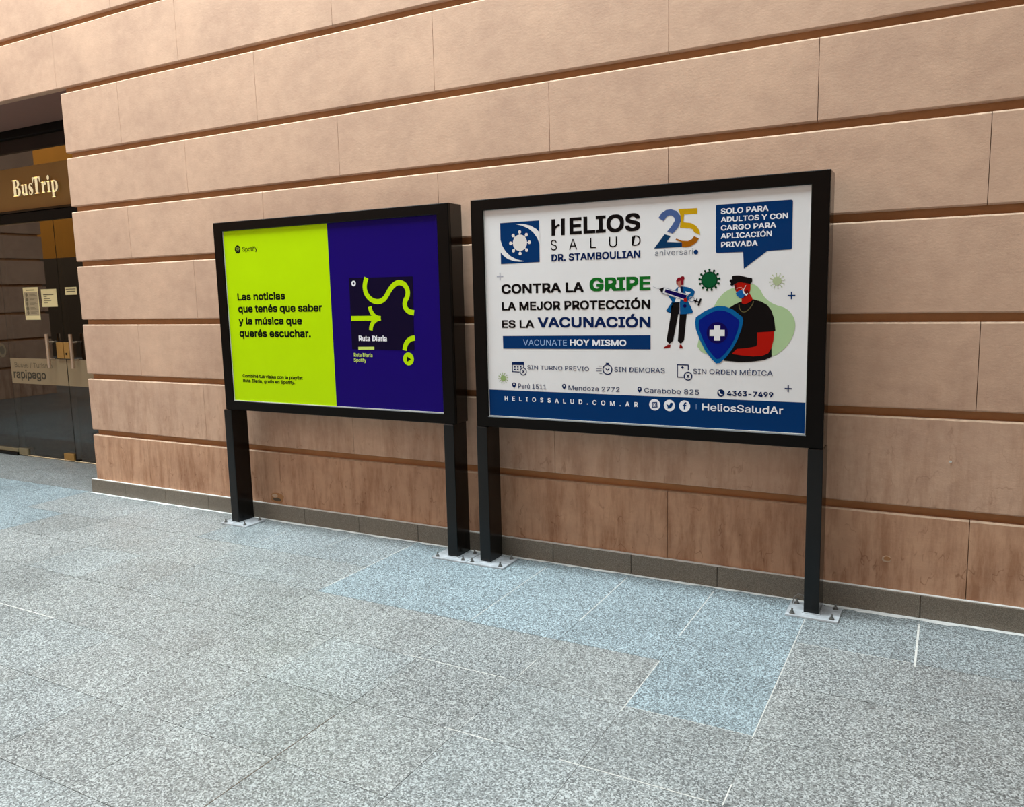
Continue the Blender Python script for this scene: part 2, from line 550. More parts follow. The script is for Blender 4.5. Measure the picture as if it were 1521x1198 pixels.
# knocks and fillings in the plaster
nick = 0.0
for (x, z, rx, rz, col) in ((-0.229, 0.262, 0.021, 0.017, 'ledge'), (-0.226, 0.265, 0.016, 0.012, 'plaster_core'), (-4.20, 0.156, 0.062, 0.036, 'plaster_core'), (-4.20, 0.146, 0.040, 0.012, 'umber'), (-4.222, 0.172, 0.030, 0.013, 'ledge'), (0.02, 0.76, 0.005, 0.005, 'grout_white')):
    n = 14; nick = (nick + 0.0006)
    ring_ = [(x + rx * math.cos(2 * math.pi * i / n) * random.uniform(.85, 1.1), -0.0008 - nick, z + rz * math.sin(2 * math.pi * i / n) * random.uniform(.85, 1.1)) for i in range(n)]
    base_ = [(p[0] + (p[0] - x) * .25, 0.004, z + (p[2] - z) * 1.25) for p in ring_]
    wl.add(ring_ + base_, [tuple(range(n))] + [(i, i + n, (i + 1) % n + n, (i + 1) % n) for i in range(n)], M[col])
tag(wl.build('wall_back'), kind='structure')

so = MB()
so.box(-13.0, CORNER + 0.029, 0.035, 0.80, 3.2455, 3.30, M['soffit'])
tag(so.build('ceiling'), kind='structure')

# skirting of granite pieces
PX = lambda k: -0.075 - 0.4815 * k
sk = MB()
xs = [RIGHT] + [PX(k) for k in range(-8, 13)] + [-6.288]
for i in range(len(xs) - 1):
    a, b = xs[i + 1], xs[i]
    if b - a < 0.03: continue
    sk.bevelled(a + 0.0012, b - 0.0012, -0.024, 0.031, 0.0, 0.112 + random.uniform(-.001, .001), 0.003, M['skirting'], (random.uniform(.93, 1.06), 0))
sk.box(-6.286, RIGHT, -0.019, -0.0005, 0.1115, 0.1155, M['dust'])
tag(sk.build('baseboard_back'), kind='structure')

# floor slabs
ROWS = [0.30 + .42, 0.30, -0.12, -0.55, -0.975, -1.405, -1.838] + [-1.838 - 0.43 * i for i in range(1, 18)]
fl = MB()
fl.box(-20.0, RIGHT, -9.0, 0.715, -0.06, -0.0022, M['grout'])
cols = list(range(-8, 42))
blue = {}
for k in range(1, 6):
    for r in (2, 3): blue[(k, r)] = 1.0
blue[(1, 4)] = 1.0
for k in range(-8, 1): blue[(k, 2)] = 0.45
for k in (6, 7, 8): blue[(k, 2)] = 0.45
for k in range(12, 24):
    for r in range(3, 7): blue[(k, r)] = 0.9
for k in range(13, 24): blue[(k, 2)] = 0.9
RW = [-0.02, -0.55, -0.975, -1.405, -1.838] + [-1.838 - 0.43 * i for i in range(1, 17)]
for ri in range(len(RW) - 1):
    for k in cols:
        xa, xb = PX(k + 1), PX(k)
        if xb > RIGHT: continue
        if xa < -20: continue
        y1, y0 = RW[ri], RW[ri + 1]
        t = random.uniform(0.94, 1.05)
        fl.box(xa + 0.0012, xb - 0.0012, y0 + 0.0012, y1 - 0.0012, -0.03, 0.0, M['granite'], (t, blue.get((k, ri + 2), random.choice((0, 0, 0, .08, .15)))))
for k in range(12, 23):          # slabs running into the doorway, toned darker to paint in its shade
    for (y0, y1) in ((-0.02, 0.35), (0.35, 0.72)):
        xa, xb = PX(k + 1), PX(k)
        if xa > CORNER - .02 + .1: continue
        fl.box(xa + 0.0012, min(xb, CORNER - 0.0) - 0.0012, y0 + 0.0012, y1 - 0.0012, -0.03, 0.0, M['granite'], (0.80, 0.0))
def seg(x0, y0, x1, y1, w=0.006, m='grout_white'):
    w *= 0.75
    d = Vector((x1 - x0, y1 - y0)); n = Vector((-d.y, d.x)).normalized() * w / 2
    v = [(x0 + n.x, y0 + n.y), (x1 + n.x, y1 + n.y), (x1 - n.x, y1 - n.y), (x0 - n.x, y0 - n.y)]
    fl.add([(p[0], p[1], 0.0009) for p in v], [(3, 2, 1, 0)], M[m])
for k, ya, yb, wd in ((6, -0.10, -0.90, .007), (4, -0.12, -0.95, .005), (3, -0.08, -0.74, .006), (2, -0.09, -0.70, .006), (0, -0.10, -0.58, .012), (1, -0.12, -0.50, .004),
                  (2, -0.98, -1.45, .005), (1, -0.50, -1.42, .005), (3, -1.20, -1.36, .004), (1, -1.72, -1.84, .006), (8, -0.2, -0.5, .004), (3, -1.72, -1.8, .003), (7, -0.08, -0.35, .004)):
    seg(PX(k), ya, PX(k), yb, wd)
for y, xa, xb, wd in ((-1.405, -2.08, -1.56, .006), (-1.838, -1.58, -1.37, .006), (-1.838, -1.11, -0.60, .006), (-1.838, -4.41, -3.93, .008), (-0.55, -0.56, -0.09, .005), (-1.405, -1.04, -0.56, .004)):
    seg(xa, y, xb, y, wd)
seg(PX(4), -1.95, PX(4), -2.75, .004, 'umber')
# ragged band of dried cement along the foot of the skirting
x = -6.30
top, bot = [], []
while x < RIGHT:
    top.append((x, -0.0242)); bot.append((x, -0.038 - random.uniform(0.0, 0.020) - (0.012 if x > -0.5 else 0)))
    x += random.uniform(.03, .08)
n = len(top)
fl.add([(p[0], p[1], 0.0012) for p in top] + [(p[0], p[1], 0.0012) for p in bot], [(i, i + n, i + n + 1, i + 1) for i in range(n - 1)], M['dust'])
tag(fl.build('floor'), kind='structure')

# far end of the passage: the rusticated pier and the ochre front that the glass doors reflect
wf = MB()
DX = -13.9
for k in range(0, 14):
    z0 = 0.0 if k == 0 else LEV[k - 1] + GR
    wf.bevelled(DX - 0.6, DX, -3.05, -0.2, z0, LEV[k], 0.008, M['plaster'])
wf.box(DX - 0.57, DX - 0.03, -3.0, -0.2, 0.0, 7.1, M['plaster_core'])
tag(wf.build('wall_left'), kind='structure')
wo = MB()
wo.box(-34.0, -15.0, -9.6, -9.0, 2.86, 5.96, M['ochre'])
wo.box(-34.0, -15.0, -9.6, -9.0, 5.96, 7.5, M['plaster_plain'])
wo.box(-34.0, -15.0, -9.6, -9.0, 0.0, 2.86, M['umber'])
wo.box(-15.0, 6.0, -9.6, -9.0, 0.0, 7.5, M['plaster_plain'])
tag(wo.build('wall_opposite'), kind='structure')

# ------------------------------------------------------------------ glazed shop front
YD = 0.72
XL, XS, XLJ, XR = -10.9, -7.625, -8.575, -6.66
rm = MB()
rm.box(-16.0, CORNER, 6.0, 6.1, 0, 3.4, M['inside']); rm.box(-16.0, -15.9, 0.8, 6.0, 0, 3.4, M['inside'])
rm.box(-6.3, CORNER, 0.8, 6.0, 0, 3.4, M['inside']); rm.box(-16.0, CORNER, 0.8, 6.0, 3.32, 3.4, M['inside'])
rm.box(-16.0, -10.94, 0.73, 0.8, 0, 3.4, M['inside'])
rm.box(-16.0, CORNER, 0.735, 6.0, -0.06, 0.0, M['inside_floor'])
tag(rm.build('wall_inside'), kind='structure')

def pane(mb, x0, x1, y0, y1, z0, z1):
    v = [(x, y, z) for z in (z0, z1) for y in (y0, y1) for x in (x0, x1)]
    mb.add(v, [(0, 1, 5, 4), (2, 6, 7, 3)], M['glass'])
    mb.add(v, [(0, 2, 3, 1), (4, 5, 7, 6), (0, 4, 6, 2), (1, 3, 7, 5)], M['glass_edge'])
def hbar(name, x0, x1, z0, z1, y0, y1, m, c=0.004):
    b = MB(); b.bevelled(x0, x1, y0, y1, z0, z1, c, m)
    return b
tb = hbar('', XL, CORNER, 2.372, 2.462, YD - 0.035, YD + 0.03, M['black_bar'])
tb.bevelled(XL, CORNER, YD - 0.05, YD + 0.03, 2.464, 2.486, 0.003, M['frame'])
tag(tb.build('trim_1'), kind='structure')
tag(hbar('', XL, CORNER, 3.173, 3.245, YD - 0.04, YD + 0.03, M['black_bar']).build('trim_2'), kind='structure')
t3 = hbar('', XL, XLJ - 0.005, 0.0, 0.035, YD - 0.03, YD + 0.03, M['frame'])
t3.bevelled(XL, XLJ - 0.005, YD - 0.02, YD + 0.02, 0.038, 0.075, 0.003, M['patch_grey'])
tag(t3.build('trim_3'), kind='structure')
wn = MB(); pane(wn, XL, CORNER, YD, YD + 0.010, 2.895, 3.173)
tag(wn.build('window_1'), kind='structure')
w2 = MB(); pane(w2, XL, XLJ - 0.004, YD, YD + 0.012, 0.076, 2.372)
w2o = tag(w2.build('window_2'), kind='structure')
b = MB()
n = 28
for rr, yy, mm in ((.075, .0012, 'frost_text_pale'), (.045, .0016, 'frost_text')):
    b.add([(-8.70 + rr * math.cos(2 * math.pi * i / n), YD - yy, 1.105 + rr * math.sin(2 * math.pi * i / n)) for i in range(n)], [tuple(range(n))], M[mm])
b.build('round_sticker', w2o)
b = MB(); b.bevelled(-8.70, -8.625, YD + 0.02, YD + 0.06, 0.0, 2.37, 0.003, M['patch_grey']); b.build('frame_post', w2o)

def leaf(name, x0, x1, hx, lock_l, lock_r):
    g = MB(); pane(g, x0, x1, YD, YD + 0.012, 0.012, 2.366)
    o = tag(g.build(name), kind='structure')
    b = MB(); b.box(x0 + 0.002, x1 - 0.002, YD - 0.002, YD - 0.0004, 0.766, 1.028, M['frost'])
    if name == 'door_1':
        v, f, _w = fitted_text('rapipago', -8.535, -7.985, 0.822, 0.085, 0.016)
        for q, (dx, dz) in enumerate(((0, 0), (1, 1), (-1, 1), (1, -1), (-1, -1))):
            vs_, fs_ = flip_to([(p[0] + dx * _w, p[1] + dz * _w) for p in v], f, YD - 0.0030 - q * 0.00005, 0, 0); b.add(vs_, fs_, M['frost_text'])
        v, f, _w = fitted_text('Buses / Turismo', -8.50, -7.86, 0.933, 0.05, 0.0)
        vs_, fs_ = flip_to(v, f, YD - 0.0030, 0, 0); b.add(vs_, fs_, M['frost_text_pale'])
    b.build('frosted_band', o)
    for sgn in (-1, 1):
        h = MB()
        yb = YD + 0.006 + sgn * 0.066
        h.cyl((hx, yb, 0.948), (hx, yb, 1.278), 0.016, M['steel'])
        for z in (1.03, 1.20):
            h.cyl((hx, YD - 0.0005 if sgn < 0 else YD + 0.0125, z), (hx, yb, z), 0.009, M['steel'], 12)
        h.build('pull_handle', o)
    k = MB(); k.bevelled(lock_l, lock_r, YD - 0.022, YD + 0.034, 1.038, 1.197, 0.003, M['brass'])
    if name == 'door_2':
        k.cyl((-7.583, YD - 0.026, 1.085), (-7.583, YD - 0.02, 1.085), 0.011, M['black_bar'], 16)
    k.build('lock_box', o)
    return o
d1 = leaf('door_1', XLJ, XS - 0.005, -7.815, -7.738, XS - 0.006)
d2 = leaf('door_2', XS + 0.005, XR, -7.44, XS + 0.006, -7.540)
for (x0, x1, m, par) in ((-7.800, -7.640, 'brass', d1), (-8.570, -8.420, 'patch_grey', d1), (-7.61, -7.56, 'black_bar', d2)):
    b = MB(); b.bevelled(x0, x1, YD - 0.016, YD + 0.028, 0.012, 0.082 if m != 'black_bar' else 0.03, 0.003, M[m]); b.build('patch_fitting', par)
w3 = MB(); pane(w3, XR + 0.006, CORNER, YD, YD + 0.012, 0.012, 2.366)
tag(w3.build('window_3'), kind='structure')

# added warm fill, unseen, that lifts the dark interior behind the glass
ld = bpy.data.lights.new('shop_fill_light', 'AREA'); ld.shape = 'RECTANGLE'; ld.size, ld.size_y = 3.0, 1.2; ld.energy = 620.0; ld.color = (1.0, 0.80, 0.52)
lo_ = bpy.data.objects.new('shop_fill_light', ld); C.objects.link(lo_); lo_.location = (-11.0, 3.6, 3.2)

# sign board over the doors with its raised letters
sg = empty('shop_sign', (-8.57, YD, 2.486), 'bronze brown sign board over the glass doors with raised cream letters BusTrip', 'sign')
b = MB(); b.bevelled(XL, CORNER, YD - 0.012, YD + 0.03, 2.487, 2.894, 0.002, M['fascia']); b.build('sign_board', sg)

def extrude_poly(mb, pts, y0, y1, m, side=None):
    n = len(pts)
    tri = fill_poly(pts)
    area2 = sum(pts[i][0] * pts[(i + 1) % n][1] - pts[(i + 1) % n][0] * pts[i][1] for i in range(n))
    if area2 < 0:
        pts = pts[::-1]; tri = fill_poly(pts)
    vs_ = [(p[0], y0, p[1]) for p in pts] + [(p[0], y1, p[1]) for p in pts]
    fs_ = []
    for t in tri:
        t = list(t)
        a2 = sum(pts[t[i]][0] * pts[t[(i + 1) % 3]][1] - pts[t[(i + 1) % 3]][0] * pts[t[i]][1] for i in range(3))
        t = t if a2 > 0 else t[::-1]
        fs_.append(t); fs_.append([q + n for q in t[::-1]])
    mb.add(vs_, fs_, m)
    mb.add(vs_, [(i, i + n, (i + 1) % n + n, (i + 1) % n) for i in range(n)], side or m)
def arc(cx, cy, rx, ry, a0, a1, n=14):
    return [(cx + rx * math.cos(math.radians(a0 + (a1 - a0) * i / n)), cy + ry * math.sin(math.radians(a0 + (a1 - a0) * i / n))) for i in range(n + 1)]
def crescent(ax, ay, orx, ory, irx, iry, a0, a1, icx=0.0):
    o = arc(ax, ay, orx, ory, a0, a1); i = arc(ax + icx, ay, irx, iry, a1, a0)
    return o + i
R4 = lambda x0, y0, x1, y1: [(x0, y0), (x1, y0), (x1, y1), (x0, y1)]
# glyphs of a bold roman face, unit = cap height 100
GLY = {
 'B': (104, [R4(10, 0, 44, 100), R4(0, 0, 54, 5), R4(0, 95, 54, 100), crescent(50, 76, 44, 24, 14, 17, 90, -90), R4(40, 95, 52, 100), R4(40, 49, 56, 54), crescent(54, 26, 50, 28, 16, 20, 90, -90), R4(40, 0, 56, 6)]),
 'u': (88, [R4(8, 14, 34, 66), R4(0, 61, 34, 66), arc(36, 18, 28, 20, 180, 300, 10) + [(56, 12), (50, 10), (42, 10), (36, 14), (34, 22)], R4(54, 0, 78, 66), R4(46, 61, 78, 66), R4(54, 0, 88, 5)]),
 's': (66, [bez([(54, 66), (54, 48), (48, 58), (34, 62), (26, 56), (32, 49), (50, 40), (60, 26), (54, 6), (32, -3), (14, 2), (6, 0), (6, 22), (14, 8), (28, 3), (36, 10), (30, 18), (12, 28), (4, 44), (12, 62), (32, 69), (46, 65)], True, 3)]),
 'T': (100, [R4(33, 0, 67, 100), R4(20, 0, 80, 5), R4(0, 94, 100, 100), [(0, 94), (0, 66), (5, 66), (14, 86), (33, 94)], [(100, 94), (100, 66), (95, 66), (86, 86), (67, 94)]]),
 'r': (64, [R4(9, 0, 35, 66), R4(0, 0, 44, 5), R4(0, 61, 35, 66), [(35, 50), (42, 60), (50, 67), (58, 66), (62, 58), (60, 48), (52, 45), (46, 50), (40, 46), (35, 36)]]),
 'i': (46, [R4(10, 0, 36, 66), R4(0, 0, 46, 5), R4(0, 61, 36, 66), arc(23, 86, 14, 14, 0, 360, 18)[:-1]]),
 'p': (90, [R4(9, -34, 35, 66), R4(0, -34, 45, -29), R4(0, 61, 35, 66), crescent(40, 32, 46, 36, 20, 28, 130, -130)]),
}
WORD = [('B', 0.000), ('u', 0.143), ('s', 0.266), ('T', 0.342), ('r', 0.482), ('i', 0.574), ('p', 0.640)]
for ch, ox in WORD:
    adv, polys = GLY[ch]
    s = 0.00131
    b = MB()
    for pl in polys:
        pts = [(-8.140 + ox * 0.955 + p[0] * s * 0.92, 2.620 + p[1] * s * 1.18) for p in pl]
        extrude_poly(b, pts, YD - 0.046, YD - 0.030, M['cream'], M['letter_side'])
    lo = b
    for (dx, dz) in ((0.03, 0.02), ):
        lo.cyl((-8.140 + ox * 0.955 + dx, YD - 0.031, 2.627 + dz), (-8.140 + ox * 0.955 + dx, YD - 0.012, 2.627 + dz), 0.004, M['steel'], 8)
    b.build('letter', sg)

# notices taped to the glass
def notice(x0, x1, z0, z1, label, kind):
    b = MB(); y = YD - 0.0004
    b.box(x0, x1, y - 0.0012, y, z0, z1, M['paper'])
    w_, h_ = x1 - x0, z1 - z0
    yy = y - 0.0016
    def q(u0, v0, u1, v1, m): b.add([(x0 + u0 * w_, yy, z0 + v0 * h_), (x0 + u1 * w_, yy, z0 + v0 * h_), (x0 + u1 * w_, yy, z0 + v1 * h_), (x0 + u0 * w_, yy, z0 + v1 * h_)], [(0, 1, 2, 3)], M[m])
    if kind == 0:
        q(.06, .13, .95, .85, 'paper_grey'); yy -= 0.0004
        q(.2, .90, .75, .93, 'paper_ink')
        for i, v in enumerate((.74, .60, .46, .32, .19)):
            cx_, cz_ = x0 + .22 * w_, z0 + (v + .03) * h_
            n = 16; b.add([(cx_ + .034 * (.7 if i % 2 else .55) * math.cos(2 * math.pi * k / n), yy, cz_ + .034 * math.sin(2 * math.pi * k / n) * .6) for k in range(n)], [tuple(range(n))], M['paper_ink'])
            for j in range(3): q(.40, v + j * .025, .90 - .1 * ((i + j) % 3), v + .012 + j * .025, 'paper_ink')
    elif kind == 1:
        q(.12, .66, .80, .72, 'paper_ink')
        for v, u in ((.56, .35), (.44, .55), (.33, .62), (.21, .38)): q(.14, v, u, v + .035, 'paper_ink')
    else:
        q(.08, .68, .92, .80, 'paper_ink'); q(.12, .36, .88, .50, 'paper_ink')
    return tag(b.build('paper_notice', origin=((x0 + x1) / 2, y, z0)), label, 'notice', 'paper notices taped to the shop doors')
notice(-8.226, -7.976, 1.418, 1.740, 'tall cream printed notice with a column of dark symbols on the glass door', 0)
notice(-7.926, -7.680, 1.543, 1.716, 'square cream notice with a few typed lines beside the tall notice', 1)
notice(-7.540, -7.360, 1.654, 1.727, 'small wide cream notice of two lines nearest the wall corner', 2)

# ------------------------------------------------------------------ the two advertising stands
ART_L = [
    ('t', 'Las noticias', 0.0991, 0.5295, 0.6968, 0.048, 0.03, 'ink', 2, None),
    ('t', 'que tenés que saber', 0.0987, 0.8381, 0.6166, 0.0489, 0.03, 'ink', 2, None),
    ('t', 'y la música que', 0.0959, 0.6617, 0.5352, 0.0477, 0.03, 'ink', 2, None),
    ('t', 'querés escuchar.', 0.0951, 0.7296, 0.452, 0.0495, 0.03, 'ink', 2, None),
    ('c', (0.132, 1.0343), 0.0264, 0, 'ink', 2),
    ('l', [(0.1149, 1.0417), (0.133, 1.0453), (0.1502, 1.0393)], 0.0044, 'oliv', 3, 1),
    ('l', [(0.1171, 1.032), (0.1321, 1.0357), (0.1461, 1.03)], 0.0044, 'oliv', 3, 1),
    ('l', [(0.1194, 1.023), (0.1312, 1.0269), (0.1422, 1.0213)], 0.0044, 'oliv', 3, 1),
    ('t', 'Spotify', 0.1762, 0.3122, 1.0182, 0.0293, 0.008, 'ink', 2, None),
    ('t', 'Combiné tus viajes con la playlist', 0.0973, 0.639, 0.1774, 0.0222, 0.028, 'ink', 2, None),
    ('t', 'Ruta Diaria, gratis en Spotify.', 0.0976, 0.5699, 0.1449, 0.0218, 0.028, 'ink', 2, None),
    ('p', [(1.0649, 0.818), (1.5423, 0.8144), (1.5335, 0.3797), (1.0616, 0.3823)], 'dnavy', 2, 0),
    ('c', (1.0997, 0.7847), 0.0172, 0.0072, 'white', 3),
    ('l', [(1.2002, 0.8169), (1.1895, 0.7895), (1.1839, 0.7577), (1.1917, 0.7233), (1.217, 0.6929), (1.2519, 0.6746), (1.2919, 0.6718), (1.3283, 0.6875), (1.3536, 0.7151), (1.3753, 0.7427), (1.4073, 0.7698), (1.4425, 0.7807), (1.4804, 0.768), (1.5017, 0.7329), (1.4982, 0.6984), (1.4795, 0.6675), (1.4796, 0.6362), (1.5024, 0.6116), (1.5419, 0.6016)], 0.0312, 'lime', 3, 1),
    ('l', [(1.0673, 0.5709), (1.2638, 0.5712)], 0.0306, 'lime', 3, 0),
    ('l', [(1.2157, 0.6416), (1.2231, 0.6144), (1.2424, 0.5892), (1.2685, 0.5748), (1.295, 0.5711)], 0.0272, 'lime', 3.4, 1),
    ('l', [(1.2153, 0.4983), (1.2214, 0.5249), (1.24, 0.5499), (1.268, 0.5662), (1.295, 0.5711)], 0.0274, 'lime', 3.8, 1),
    ('t', 'Ruta Diaria', 1.1187, 1.3343, 0.4324, 0.0328, 0.022, 'white', 3, None),
    ('p', [(1.1118, 0.3961), (1.2356, 0.3982), (1.2345, 0.3808), (1.1116, 0.3778)], 'lime2', 3, 0),
    ('t', 'Ruta Diaria', 1.0734, 1.2183, 0.3344, 0.0235, 0.012, 'lime2', 2, None),
    ('t', 'Spotify', 1.0712, 1.1679, 0.3017, 0.0236, 0.012, 'lime2', 2, None),
    ('l', [(1.5406, 0.4533), (1.5112, 0.4475), (1.4846, 0.4298), (1.4686, 0.405), (1.4621, 0.3787)], 0.0308, 'lime', 3, 1),
    ('c', (1.488, 0.3275), 0.039, 0, 'lime', 2),
    ('p', [(1.4767, 0.3429), (1.4759, 0.3095), (1.5069, 0.3264)], 'ink', 3, 0),
]
